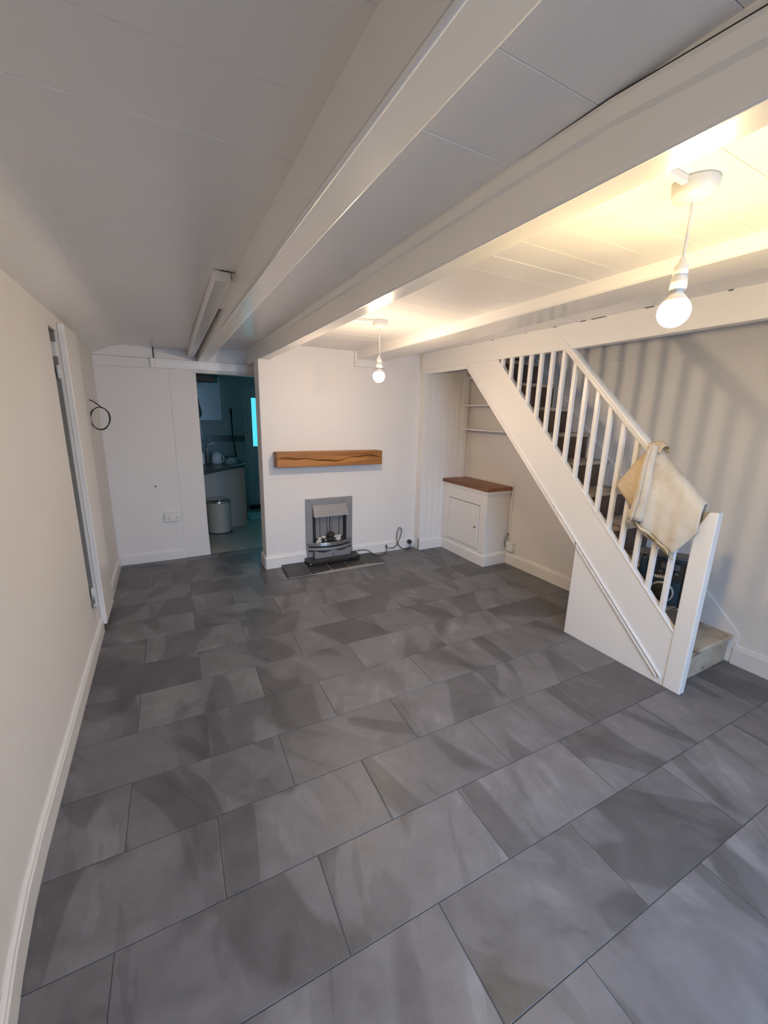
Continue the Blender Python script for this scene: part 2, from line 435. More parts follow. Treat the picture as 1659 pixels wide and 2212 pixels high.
# ================================================================== BEAMS
def ceiling_beam(label, sections, name='ceiling_beam'):
    """sections: list of cross-section loops"""
    o = put(name, MB().sweep_box(sections, False), mat='beam', bevel=0.004)
    return tag(o, label, 'beam')
def sec(x0, x1, z0, z1, y, c=0.006):
    return [(x0, y, z1), (x0, y, z0 + c), (x0 + c, y, z0), (x1 - c, y, z0), (x1, y, z0 + c), (x1, y, z1)]
# slim beam, left of the middle
b2 = thing('ceiling_beam', 'slim white gloss beam running from above the camera to left of the kitchen doorway', 'beam', (0.38, 1.6, 1.955))
put('beam_body', MB().sweep_box([sec(0.336, 0.418, 1.953, 2.10, y, 0.004) for y in (YF, 0.6, 1.6, 2.6)] + [sec(0.343, 0.435, 1.953, 2.10, YB, 0.004)], False), b2, mat='beam', bevel=0.002)
put('edge_bead', MB().sweep_box([[(0.343 + dx, y, 1.953 + dz) for dx, dz in ((-0.0095,0.008),(-0.0105,0.003),(-0.008,-0.0005),(-0.003,-0.002),(0.001,0.001))] for y in (YF, 1.0, 2.62)], True), b2, mat='beam')
# boxed batten beside it
bb = thing('boxed_batten', 'short white boxed batten fixed along the slim beam near the kitchen doorway', 'beam', (0.28, 3.3, 1.98))
put('batten_body', MB().sweep_box([sec(0.246, 0.322, 2.046, 2.088, 2.06, 0.003), sec(0.258, 0.315, 1.985, 2.050, YB, 0.004)], False), bb, mat='beam', bevel=0.003)
put('end_crack', MB().box(0.272, 0.318, 2.0575, 2.061, 2.0855, 2.088), bb, mat='crack')
put('side_crack', MB().box(0.3185, 0.3205, 2.0575, 2.061, 2.055, 2.088), bb, mat='crack')
put('filler_block', MB().prism([(2.063, 2.087), (2.063, 2.05), (2.55, 2.038), (2.55, 2.087)], 'x', 0.3205, 0.337), bb, mat='beam')
# large beam
b3 = thing('ceiling_beam', 'deep white gloss beam resting on the left corner of the chimney breast', 'beam', (0.84, 1.4, 1.955))
put('beam_body', MB().sweep_box([sec(0.800, 0.884, 1.955, 2.10, y, 0.005) for y in (YF, 0.4)] + [sec(0.798, 0.886, 1.953, 2.10, y, 0.005) for y in (1.5, 3.0, YB+0.01)], False), b3, mat='beam', bevel=0.002)
put('cover_batten', MB().sweep_box([[(0.800, y, 2.088 + d), (0.789, y, 2.088 + d), (0.786, y, 2.078 + d), (0.789, y, 2.050 + d), (0.800, y, 2.044 + d)] for y, d in ((YF, -0.03), (0.38, -0.026), (0.62, -0.006), (0.9, -0.001), (1.6, 0), (3.0, 0), (YB, 0.0))], False), b3, mat='beam')
put('edge_bead', MB().tube([(0.806, y, 1.957) for y in (YF, 0.5, 1.5, 3.0, 3.84)], 0.0055, 6), b3, mat='beam')
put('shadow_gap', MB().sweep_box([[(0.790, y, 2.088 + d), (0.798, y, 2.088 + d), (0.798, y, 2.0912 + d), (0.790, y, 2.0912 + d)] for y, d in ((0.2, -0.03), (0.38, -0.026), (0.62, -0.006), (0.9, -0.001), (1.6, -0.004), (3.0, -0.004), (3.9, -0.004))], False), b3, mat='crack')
# shallow broad beam over the bulbs
b4 = tag(put('ceiling_beam', MB().sweep_box([sec(1.72, 1.935, 2.04, 2.10, YF, 0.010), sec(1.72, 1.945, 2.038, 2.10, 0.8, 0.010), sec(1.725, 1.975, 2.032, 2.10, 1.9, 0.010), sec(1.71, 2.02, 2.018, 2.10, 3.85, 0.010)], False), mat='beam', bevel=0.003),
         'broad shallow white beam just beyond the two bulbs, lit yellow by them', 'beam')
# lintel over the stair
lt = thing('stair_lintel', 'long white timber lintel that the staircase handrail and stringer rise up to', 'beam', (2.46, 1.2, 1.955))
put('lintel_body', MB().sweep_box([[(2.426, y, z0), (2.49, y, z0), (2.49, y, 2.25), (2.426, y, 2.25)] for y, z0 in ((YF, 1.966), (0.9, 1.962), (2.0, 1.952), (2.9, 1.955), (3.757, 1.957))], False), lt, mat='beam', bevel=0.004)
put('lower_lip', MB().box(2.432, 2.455, 2.80, 3.757, 1.915, 1.957), lt, mat='beam', bevel=0.003)
ck = MB()
for y, l in ((1.46, 0.05), (1.74, 0.10), (1.88, 0.04), (2.1, 0.03), (2.37, 0.012), (2.72, 0.02), (3.0, 0.02), (1.1, 0.02)):
    ck.box(2.4235, 2.427, y, y + l, 2.1085, 2.1125)
put('paint_chip', ck, lt, mat='crack')
# timber over the kitchen doorway
t1 = struct(put('trim_1', MB().box(-0.06, 1.02, YB-0.045, YB+0.005, 1.872, 1.955), mat='beam', bevel=0.006))
put('cable_trunking', MB().box(-0.02, 1.02, YB-0.05, YB-0.044, 1.885, 1.935), t1, mat='beam', bevel=0.002)
t2 = struct(put('trim_2', MB().box(XL, -0.03, YB-0.02, YB+0.005, 1.865, 1.95).box(XL, -0.03, YB-0.012, YB+0.005, 1.952, 2.06), mat='wall', bevel=0.004))
put('end_crack', MB().box(-0.03, -0.022, YB-0.02, YB, 1.955, 2.05), t2, mat='crack')

# ================================================================== DOOR EDGE ON THE LEFT WALL
d1 = struct(put('door_1', MB().prism([(XL+0.001, 3.15), (-0.465, 3.15), (-0.4605, 3.53), (XL+0.001, 3.53)], 'z', 0.045, 1.975), mat='gloss', bevel=0.006))
put('door_catch', MB().box(XL-0.03, XL-0.002, 3.07, 3.12, 1.78, 1.86), d1, mat='plastic', bevel=0.004)
for z in (1.66, 0.27):
    put('hinge', MB().tube([(XL-0.012, 3.085, z), (XL-0.012, 3.085, z + 0.075)], 0.010, 10).box(XL-0.02, XL-0.012, 3.09, 3.15, z + 0.01, z + 0.06), d1, mat='plastic')
put('hinge_screw', MB().box(XL-0.02, XL-0.004, 3.10, 3.145, 0.205, 0.222), d1, mat='plastic')

# loose loop of cable on the left wall
pts = [(XL, 4.02, 1.56), (-0.47, 4.01, 1.545), (-0.43, 4.0, 1.51)]
for i in range(29):
    a = math.radians(80 - i * 24); r = 0.066 + 0.004*math.sin(i*0.9)
    pts.append((-0.440 + r*math.cos(a), 4.0 - 0.0009*i, 1.418 + 1.30*r*math.sin(a)))
tag(put('loose_cable', MB().tube(pts, 0.0042, 6), mat='rubber'), 'thin black cable coiled in a loop hanging off the left wall', 'cable')
tag(put('wall_hook', MB().lathe([(0.004, 0), (0.007, 0.002), (0.007, 0.010), (0.003, 0.013)], 0, 0, 10), mat='grey_pl'), 'small dark screw fixing in the white wall left of the kitchen doorway', 'screw').matrix_world = Matrix.Translation((-0.122, YB, 0.765)) @ Matrix.Rotation(PI/2, 4, 'X')

# ================================================================== SOCKETS
def socket(label, origin, along, out, w=0.146, h=0.086, d=0.03):
    """origin: centre on the wall; along: unit vector to the viewer's right; out: wall normal"""
    o = thing('wall_socket', label, 'socket', origin)
    mt = Matrix((Vector(along), Vector(out), Vector((0,0,1)))).transposed().to_4x4(); mt.translation = Vector(origin)
    def pp(name, mb, mat, par=o, bevel=0.0):
        mb.v = [tuple(mt @ Vector(q)) for q in mb.v]
        return put(name, mb, par, mat=mat, bevel=bevel)
    pl = pp('face_plate', MB().box(-w/2, w/2, 0.0, d, -h/2, h/2), 'plastic', o, 0.004)
    for s in (-1, 1):
        cx = s * w * 0.25
        pp('rocker_switch', MB().box(cx - s*0.0 - 0.007 + s*0.012, cx + 0.007 + s*0.012, d, d + 0.004, 0.012, 0.034), 'plastic', pl, 0.001)
        pp('pin_hole', MB().box(cx-0.003, cx+0.003, d-0.001, d+0.0006, -0.006, 0.004).box(cx-0.014, cx-0.007, d-0.001, d+0.0006, -0.026, -0.021).box(cx+0.007, cx+0.014, d-0.001, d+0.0006, -0.026, -0.021), 'fireblack', pl)
    return o
socket('white double socket on the wall left of the kitchen doorway', (0.0, YB, 0.45), (1,0,0), (0,-1,0))
socket('white double socket at skirting level holding the black plug', (2.41, 3.85, 0.066), (1,0,0), (0,-1,0), d=0.018)

# ================================================================== MANTEL
def mantel():
    X0, X1, Y0, Y1, Z0, Z1 = 0.882, 1.952, 3.712, 3.849, 1.004, 1.142
    mb = MB(); nx = 60
    def crack(x):
        u = (x - X0)/(X1 - X0)
        return 0.072 + 0.010*math.sin(u*9.0 + 0.6) - 0.016*smooth(0.36, 0.5, u) * smooth(0.75, 0.5, u) + 0.012*smooth(0.4, 1.0, u) + 0.005*math.sin(u*31)
    loops = []
    rnd = random.Random(3)
    for i in range(nx+1):
        x = X0 + (X1-X0)*i/nx; u = i/nx
        zc = Z0 + crack(x); wd = 0.0034 + 0.0020*math.sin(u*17) ; dp = 0.024*smooth(0, 0.06, u)*smooth(1.0, 0.93, u) + 0.0015
        wob = 0.0012*math.sin(u*22) + rnd.uniform(-0.0005, 0.0005)
        r = 0.006
        loops.append([(x, Y1, Z0), (x, Y0 + r, Z0), (x, Y0 + wob, Z0 + r), (x, Y0 + wob + 0.001, zc - wd*2.2), (x, Y0 + dp*0.25 + wob, zc - wd), (x, Y0 + dp, zc), (x, Y0 + dp*0.2 + wob, zc + wd),
                      (x, Y0 + wob + 0.001, zc + wd*2.4), (x, Y0 + wob, Z1 - r), (x, Y0 + r, Z1), (x, Y1, Z1)])
    mb.sweep_box(loops, False)
    return tag(put('mantel_shelf', mb, mat='oak'), 'rustic golden oak beam mantel shelf with a long split, above the electric fire', 'mantel shelf')
mantel()

# ================================================================== HEARTH + FIRE
he = thing('slate_hearth', 'low hearth of dark rough slate pieces laid in front of the electric fire', 'hearth', (1.4, 3.68, 0))
put('mortar_bed', MB().prism([(0.925, 3.845), (0.905, 3.53), (1.30, 3.50), (1.90, 3.50), (1.91, 3.845)], 'z', 0.0, 0.014), he, mat='mortar')
sl = [[(0.915,3.84),(0.895,3.525),(1.11,3.505),(1.125,3.84)], [(1.133,3.84),(1.12,3.505),(1.325,3.535),(1.33,3.84)], [(1.345,3.84),(1.34,3.53),(1.515,3.535),(1.51,3.84)],
      [(1.52,3.84),(1.528,3.545),(1.705,3.545),(1.69,3.84)], [(1.70,3.84),(1.72,3.535),(1.915,3.50),(1.92,3.70),(1.90,3.84)]]
for i, p in enumerate(sl):
    n = len(p); cx = sum(q[0] for q in p)/n; cy = sum(q[1] for q in p)/n
    hgt = (0.024, 0.026, 0.022, 0.024, 0.016)[i]
    def lp(s, z): return [(cx + (q[0]-cx)*s, cy + (q[1]-cy)*s, z) for q in p]
    put('slate_piece', MB().sweep_box([lp(1.0, 0.012), lp(1.0, hgt - 0.004), lp(0.975, hgt)], False), he, mat='slate')
EF = thing('electric_fire', 'inset electric fire with brushed steel frame and hood over pebbles and coals', 'electric fire', (1.43, 3.83, 0.026))
fy = 3.85
X0, X1, Z0, Z1 = 1.172, 1.672, 0.062, 0.668
# frame: mitred, bevelled surround
fr = MB()
for (a, b_, c, d_) in (((X0,Z0),(X0,Z1),(X0+0.066,Z1-0.066),(X0+0.066,Z0)), ((X0,Z1),(X1,Z1),(X1-0.066,Z1-0.066),(X0+0.066,Z1-0.066)), ((X1,Z1),(X1,Z0),(X1-0.066,Z0),(X1-0.066,Z1-0.066))):
    fr.prism([a, b_, c, d_], 'y', fy-0.026, fy)
put('frame', fr, EF, mat='steel', bevel=0.003)
put('firebox', MB().box(X0+0.06, X1-0.06, fy-0.004, fy-0.002, Z0, Z1-0.06).box(X0+0.066, X0+0.085, fy-0.02, fy-0.004, 0.20, Z1-0.066).box(X1-0.085, X1-0.066, fy-0.02, fy-0.004, 0.20, Z1-0.066), EF, mat='fireblack')
bp = MB()
for x0, x1 in ((1.275,1.315),(1.322,1.392),(1.452,1.522),(1.53,1.57)): bp.box(x0, x1, fy-0.010, fy-0.004, 0.25, 0.52)
M['fireback'] = plain('grey_fire_back', (0.26, 0.255, 0.26), 0.35, 0.2)
put('back_panel', bp, EF, mat='fireback')
put('flue_reflection', MB().box(1.398, 1.418, fy-0.013, fy-0.004, 0.25, 0.52).box(1.428, 1.446, fy-0.013, fy-0.004, 0.25, 0.52), EF, mat='steel_lt')  # bright steel strips put in for the reflection on the fire back
# hood
M['hood'] = plain('satin_grey_hood', (0.30, 0.30, 0.31), 0.42, 0.12)
hd = MB().add([(1.240, fy-0.022, 0.605), (1.606, fy-0.022, 0.605), (1.610, fy-0.085, 0.490), (1.240, fy-0.085, 0.490), (1.240, fy-0.022, 0.490), (1.610, fy-0.022, 0.490)],
              [(0,1,2,3), (0,3,4), (1,5,2), (3,2,5,4), (0,4,5,1)])
put('hood', hd, EF, mat='hood', bevel=0.003)
put('coal_tray', MB().box(1.26, 1.585, fy-0.07, fy-0.004, 0.19, 0.225), EF, mat='fireblack')
rc = random.Random(5)
def lump(cx, cy, cz_, r, seed, name, mat):
    q = random.Random(seed); mb = MB(); vs = []; fs = []
    for i in range(5):
        ph = PI*i/4
        for k in range(7):
            a = 2*PI*k/7; rr = r*q.uniform(0.75, 1.1)
            vs.append((cx + rr*math.sin(ph)*math.cos(a)*1.2, cy + rr*math.sin(ph)*math.sin(a), cz_ + rr*math.cos(ph)*0.8))
    for i in range(4):
        for k in range(7):
            fs.append((i*7+k, i*7+(k+1)%7, (i+1)*7+(k+1)%7, (i+1)*7+k))
    put(name, mb.add(vs, fs), EF, mat=mat)
for i, (x, z, r, w) in enumerate(((1.295,0.235,0.024,1),(1.335,0.240,0.027,0),(1.37,0.232,0.022,1),(1.405,0.245,0.033,0),(1.43,0.285,0.036,0),(1.465,0.235,0.025,1),(1.50,0.238,0.027,1),(1.535,0.235,0.022,0),(1.56,0.232,0.018,0),(1.275,0.225,0.018,1),(1.45,0.25,0.03,0),(1.32,0.225,0.02,1),(1.30,0.262,0.020,1),(1.345,0.268,0.022,1),(1.375,0.262,0.02,0),(1.475,0.265,0.022,1),(1.515,0.262,0.023,1),(1.545,0.255,0.018,0),(1.49,0.232,0.02,0))):
    lump(x, fy-0.045 + 0.012*((i*7) % 3 - 1), z, r, i, 'pebble' if w else 'coal', 'coal_w' if w else 'coal')
def bowbar(z0, z1, x0, x1, dep, th_):
    mb = MB(); loops = []
    for i in range(17):
        u = i/16; x = x0 + (x1-x0)*u; d = dep*(1-(2*u-1)**2)
        y = fy - 0.03 - d
        loops.append([(x, y, z0), (x, y + th_, z0), (x, y + th_, z1), (x, y, z1)])
    return mb.sweep_box(loops, False)
put('front_bar', bowbar(0.186, 0.222, 1.178, 1.665, 0.075, 0.008), EF, mat='steel_lt', bevel=0.002)
put('front_bar', bowbar(0.140, 0.168, 1.185, 1.658, 0.070, 0.008), EF, mat='steel', bevel=0.002)
put('ash_gap', MB().box(1.19, 1.655, fy-0.028, fy-0.004, 0.12, 0.2), EF, mat='fireblack')
wv = [(1.24, 0.062)] + [(1.24 + 0.385*u, 0.112 + 0.022*(0.5 + 0.5*math.cos(u*PI*4)) ) for u in [i/20 for i in range(21)]] + [(1.625, 0.062)]
put('ash_pan_cover', MB().prism(wv, 'y', fy-0.085, fy-0.02), EF, mat='steel', bevel=0.001)
put('crest', MB().prism([(1.42,0.085),(1.434,0.072),(1.448,0.085),(1.434,0.115)], 'y', fy-0.09, fy-0.085), EF, mat='steel_lt')
put('base_plinth', MB().prism([(1.148, 3.845), (1.148, 3.70), (1.17, 3.685), (1.69, 3.685), (1.712, 3.70), (1.712, 3.845)], 'z', 0.027, 0.062), EF, mat='slate', bevel=0.006)
put('plinth_stud', MB().tube([(1.166, 3.69, 0.04), (1.166, 3.675, 0.04)], 0.009, 10), EF, mat='steel_lt')
def spline(pts, n=8):
    out = []; P_ = [Vector(p) for p in pts]
    for i in range(len(P_)-1):
        p0, p1, p2, p3 = P_[max(i-1,0)], P_[i], P_[i+1], P_[min(i+2,len(P_)-1)]
        for k in range(n):
            t = k/n
            out.append(0.5*((2*p1) + (-p0+p2)*t + (2*p0-5*p1+4*p2-p3)*t*t + (-p0+3*p1-3*p2+p3)*t**3))
    out.append(P_[-1]); return out
co = put('power_cord', MB().tube(spline([(1.67,3.80,0.065),(1.74,3.79,0.075),(1.83,3.77,0.070),(1.90,3.73,0.022),(1.97,3.72,0.006),(2.05,3.75,0.02),(2.08,3.80,0.065),(2.085,3.815,0.085),(2.08,3.81,0.06),(2.14,3.79,0.045),(2.20,3.80,0.06),(2.25,3.81,0.14),(2.275,3.815,0.235),(2.25,3.82,0.265),(2.225,3.82,0.22),(2.22,3.815,0.12),(2.25,3.80,0.05),(2.31,3.785,0.012),(2.36,3.785,0.010),(2.385,3.79,0.04),(2.385,3.795,0.07)]), 0.0042, 6), EF, mat='rubber')
put('plug', MB().tube([(2.385, 3.831, 0.085), (2.385, 3.812, 0.085), (2.385, 3.795, 0.085), (2.385, 3.788, 0.085)], [0.024, 0.026, 0.022, 0.012], 12), co, mat='rubber')

# ================================================================== CUPBOARD AND SHELVES
cb = thing('low_cupboard', 'white built-in low cupboard with reddish oak top in the corner beside the stairs', 'cupboard', (2.94, 3.37, 0))
put('carcass', MB().box(2.79, XR-0.001, 3.02, 3.74, 0.0, 0.78), cb, mat='gloss', bevel=0.004)
put('oak_top', MB().box(2.755, XR-0.014, 2.995, 3.744, 0.781, 0.818), cb, mat='oaktop', bevel=0.004)
put('cornice', MB().box(2.768, XR-0.001, 3.004, 3.744, 0.752, 0.780).box(2.776, XR-0.001, 3.010, 3.744, 0.735, 0.752), cb, mat='gloss', bevel=0.004)
ff = MB().box(2.778, 2.79, 3.020, 3.115, 0.13, 0.735).box(2.778, 2.79, 3.632, 3.74, 0.13, 0.735).box(2.778, 2.79, 3.115, 3.632, 0.622, 0.735).box(2.778, 2.79, 3.115, 3.632, 0.13, 0.150)
put('face_frame', ff, cb, mat='gloss', bevel=0.002)
dr = put('cupboard_door', MB().box(2.775, 2.789, 3.121, 3.626, 0.156, 0.616), cb, mat='gloss', bevel=0.003)
put('door_bead', MB().box(2.771, 2.777, 3.135, 3.150, 0.18, 0.60), dr, mat='gloss', bevel=0.002)
put('knob', MB().tube([(2.775, 3.165, 0.385), (2.764, 3.165, 0.385), (2.760, 3.165, 0.385)], [0.008, 0.010, 0.006], 12), dr, mat='brass')
put('door_shadow_gap', MB().box(2.784, 2.7905, 3.115, 3.632, 0.150, 0.622), cb, mat='crack')
lp = [[(2.79 - u, 3.744, z) for u, z in skirt_profile(0.125, 0.02)], [(2.79 - u, 3.02 - u, z) for u, z in skirt_profile(0.125, 0.02)], [(XR-0.001, 3.02 - u, z) for u, z in skirt_profile(0.125, 0.02)]]
put('plinth_skirting', MB().sweep_box(lp, False), cb, mat='gloss')
put('upstand', MB().box(XR-0.013, XR-0.0005, 2.985, 3.744, 0.80, 0.845), cb, mat='gloss', bevel=0.003)
for z, lab in ((1.354, 'lower white wall shelf in the alcove above the oak-topped cupboard'), (1.610, 'middle white wall shelf in the alcove, partly behind the stair stringer'), (1.90, 'topmost white wall shelf in the alcove, just under the stair lintel')):
    s = thing('wall_shelf', lab, 'shelf', (3.03, 3.4, z), 'alcove shelves')
    put('shelf_board', MB().box(2.972, XR-0.001, 3.05, 3.724, z, z + 0.02), s, mat='gloss', bevel=0.003)
    put('shelf_batten', MB().box(XR-0.018, XR-0.001, 3.06, 3.72, z - 0.025, z), s, mat='gloss', bevel=0.002)
# surface socket with wires, and its conduit
ss = thing('surface_socket', 'small white surface socket with loose wires low on the wall beside the cupboard', 'socket', (XR, 2.93, 0.2))
put('back_box', MB().box(XR-0.045, XR-0.001, 2.90, 2.985, 0.15, 0.245), ss, mat='plastic', bevel=0.004)
put('loose_wire', MB().tube(spline([(XR-0.03, 2.995, 0.17), (XR-0.05, 3.0, 0.21), (XR-0.045, 3.003, 0.26), (XR-0.03, 3.0, 0.30), (XR-0.02, 2.99, 0.33), (XR-0.04, 2.97, 0.28), (XR-0.05, 2.95, 0.265)]), 0.0035, 6), ss, mat='grey_pl')
put('conduit', MB().box(XR-0.012, XR-0.001, 2.985, 3.0, 0.30, 0.79), ss, mat='gloss', bevel=0.002)

# ================================================================== STAIRCASE
ST = thing('staircase', 'white painted open-balustrade staircase with bare brown treads along the right wall', 'staircase', (2.75, 1.0, 0))
NY, NZ, GO, RI = 1.012, 0.19, 0.200, 0.200
XS0, XS1 = 2.434, 2.468          # outer string
tread_me = MB().box(2.468, XR-0.002, 0.0, 0.235, -0.028, 0.0).mesh('tread', 'tread')
riser_me = MB().box(2.468, XR-0.002, 0.0, 0.018, 0.0, RI-0.029).mesh('riser', 'riser')
for k in range(12):
    y, z = NY + GO*k, NZ + RI*k
    put('tread', tread_me, ST, loc=(0, y, z), bevel=0.007)
    if k == 0: put('riser', MB().box(2.468, XR-0.012, 1.032, 1.05, 0.0, 0.161), ST, mat='riser_pale')
    else: put('riser', riser_me, ST, loc=(0, y + 0.018, z - RI + 0.0005))
# outer string (face plane x = 2.434), with moulding below
def top_l(y): return 0.341 + 1.0025*(y - 1.062)
def bot_l(y): return 0.020 + 0.9715*(y - 1.062)
poly = [(1.058, 0.0), (1.058, top_l(1.058)), (2.72, top_l(2.72)), (3.05, 1.99), (3.05, bot_l(3.05)), (1.058, bot_l(1.058))]
poly = [(1.058, 0.012), (1.058, top_l(1.058)), (2.70, top_l(2.70)), (3.06, 1.985), (3.06, bot_l(3.06))]
sg = put('outer_string', MB().prism(poly, 'x', XS0, XS1), ST, mat='stairwhite', bevel=0.004)
def strip(y0, y1, d0, d1, x0, x1, f):
    return MB().prism([(y0, f(y0)+d0), (y1, f(y1)+d0), (y1, f(y1)+d1), (y0, f(y0)+d1)], 'x', x0, x1)
put('capping_bead', strip(1.06, 2.70, -0.004, 0.016, XS0-0.003, XS1+0.003, top_l), sg, mat='stairwhite', bevel=0.003)
put('lower_moulding', strip(1.075, 3.04, 0.004, 0.026, XS0-0.010, XS0, bot_l), sg, mat='stairwhite', bevel=0.004)
put('lower_moulding', strip(1.745, 3.04, -0.030, 0.000, XS0-0.006, XS0+0.012, bot_l), sg, mat='stairwhite', bevel=0.004)
put('lower_moulding', strip(1.10, 1.735, -0.026, -0.004, XS0-0.009, XS0, bot_l), sg, mat='stairwhite', bevel=0.004)
# spandrel panel below the string
put('spandrel_panel', MB().prism([(1.06, 0.0), (1.738, 0.0), (1.738, bot_l(1.738) - 0.0), (1.06, bot_l(1.06) + 0.0)], 'x', XS0+0.001, XS0+0.022), ST, mat='stairwhite', bevel=0.002)
put('soffit', MB().prism([(1.74, bot_l(1.74)), (3.5, bot_l(3.5)), (3.5, bot_l(3.5)+0.012), (1.74, bot_l(1.74)+0.012)], 'x', XS1, XR-0.002), ST, mat='wall')
# newel
nw = put('newel_post', MB().prism([(0.968, 0.0), (1.060, 0.0), (1.060, 0.945), (1.010, 1.052), (0.968, 1.056)], 'x', 2.430, 2.484), ST, mat='stairwhite', bevel=0.006)
# balusters
bal_x = 2.4505
def rail_b(y): return 1.352 + 0.968*(y - 1.40)
for i in range(16):
    y = 2.612 - 0.0977*i
    z0 = top_l(y) + 0.006
    z1 = min(rail_b(y) + 0.01, 1.958)
    hw = 0.0135
    put('baluster', MB().prism([(y-hw, z0-hw), (y+hw, z0+hw), (y+hw, z1+(hw if z1 < 1.95 else 0)), (y-hw, z1-(hw if z1 < 1.95 else 0))], 'x', bal_x-hw, bal_x+hw), ST, mat='stairwhite', bevel=0.003)
# handrail: moulded section lofted along the slope
def rsec(y):
    zb = rail_b(y)
    return [(bal_x + dx, y, zb + dz) for dx, dz in ((-0.018, 0), (0.018, 0), (0.025, 0.016), (0.025, 0.028), (0.031, 0.036), (0.029, 0.058), (0.012, 0.068), (-0.012, 0.068), (-0.029, 0.058), (-0.031, 0.036), (-0.025, 0.028), (-0.025, 0.016))]
put('handrail', MB().sweep_box([rsec(y) for y in (1.058, 1.4, 1.7, 2.03)], False), ST, mat='stairwhite', bevel=0.0)
# wall string
def wtop(y): return 0.203 + 0.968*(y - 0.985)
put('wall_string', MB().prism([(0.99, 0.0), (0.99, wtop(0.99)), (3.4, wtop(3.4)), (3.4, wtop(3.4)-0.35), (1.3, 0.1), (1.3, 0.0)], 'x', XR-0.012, XR-0.0005), ST, mat='stairwhite', bevel=0.003)

# ================================================================== DUST SHEET ON THE RAIL
ds = thing('dust_sheet', 'cream canvas dust sheet draped over the stair handrail above the newel post', 'dust sheet', (2.42, 1.2, 0.85))
def rail_t(y): return rail_b(y) + 0.071
def sheet(u, v):
    y = 1.345 - 0.310*u
    bz = 0.925 - 0.135*min(1, u/0.72)
    if u > 0.72: bz += 0.150*((u-0.72)/0.28)
    k = 0.046 - 0.009*smooth(0.55, 1.0, u)
    top = rail_t(y) + 0.012
    rip = 0.006*math.sin(u*11 + v*3) + 0.004*math.sin(u*23)
    if v < 0.25:
        t = v/0.25; return (2.4505 + k + rip*0.5*(1-u), y, top - 0.05 - 0.16*(1-t))
    if v < 0.45:
        t = (v-0.25)/0.20; a = PI*t
        return (2.4505 + k*math.cos(a), y + 0.004*math.sin(a), top - 0.05 + 0.058*math.sin(a))
    t = (v-0.45)/0.55
    return (2.4505 - k - 0.001 - 0.014*math.sin(PI*t)*(1-u**3) + rip*(0.3+t)*(1-u**3), y + 0.025*t*(1-u), (top - 0.05)*(1-t) + bz*t)
put('sheet_body', MB().grid(sheet, 26, 30), ds, mat='canvas', solid=0.006)
# layered bottom hem
for j in range(5):
    def hem(u, v, j=j):
        y = 1.345 - 0.225*u + 0.004*j; x, _, z = sheet(u*0.72, 1.0)
        return (x + 0.004 - 0.007*j, y, z - 0.030 + 0.009*j + 0.016*v + 0.003*math.sin(u*(13+3*j) + j))
    put('folded_layer', MB().grid(hem, 18, 2), ds, mat='canvas_d', solid=0.005)
# rolled fold hanging down
def rollpts(z, cx, cy, s):
    pts = []
    for i in range(27):
        a = i/26*2*PI*1.45; r = (0.044 - 0.020*i/26)*s
        pts.append((cx - r*0.75*math.cos(a), cy + r*math.sin(a), z))
    return pts
def roll(u, v):
    z = 1.372 - 0.43*v; cy = 1.312 + 0.022*v + 0.004*math.sin(v*7); cx = 2.385 - 0.012*v
    p = rollpts(z, cx, cy, 0.62 + 0.45*v)
    k = u*26; i = min(int(k), 25); f = k - i
    a, b_ = p[i], p[i+1]
    return (a[0]*(1-f) + b_[0]*f, a[1]*(1-f) + b_[1]*f, z - 0.010*math.sin(u*5))
put('rolled_fold', MB().grid(roll, 40, 14), ds, mat='canvas', solid=0.005)
def flap(u, v):
    a = Vector((2.40, 1.315, 1.385)); b_ = Vector((2.392, 1.497, 1.115)); c = Vector((2.396, 1.31, 1.08)); d_ = Vector((2.398, 1.375, 0.995))
    p = (a*(1-u) + b_*u)*(1-v) + (c*(1-u) + d_*u)*v
    return (p.x - 0.012*math.sin(PI*u)*math.sin(PI*v), p.y, p.z + 0.012*math.sin(PI*u)*(1-v))
put('corner_flap', MB().grid(flap, 16, 12), ds, mat='canvas_t', solid=0.005)
def flap2(u, v):
    y = 1.41 - 0.11*u; z = (0.99 - 0.01*u)*(1-v) + (0.905 - 0.02*u)*v
    return (2.405 - 0.01*math.sin(u*6), y, z)
put('tucked_corner', MB().grid(flap2, 8, 6), ds, mat='canvas', solid=0.006)
def crest(u, v):
    y = 1.355 - 0.075*u; a = PI*(0.05 + 0.9*v)
    return (2.4505 + 0.055*math.cos(a), y, rail_t(1.33) - 0.035 + 0.072*math.sin(a)*(0.65 + 0.35*math.sin(PI*u)))
put('folded_crest', MB().grid(crest, 8, 12), ds, mat='canvas_t', solid=0.006)

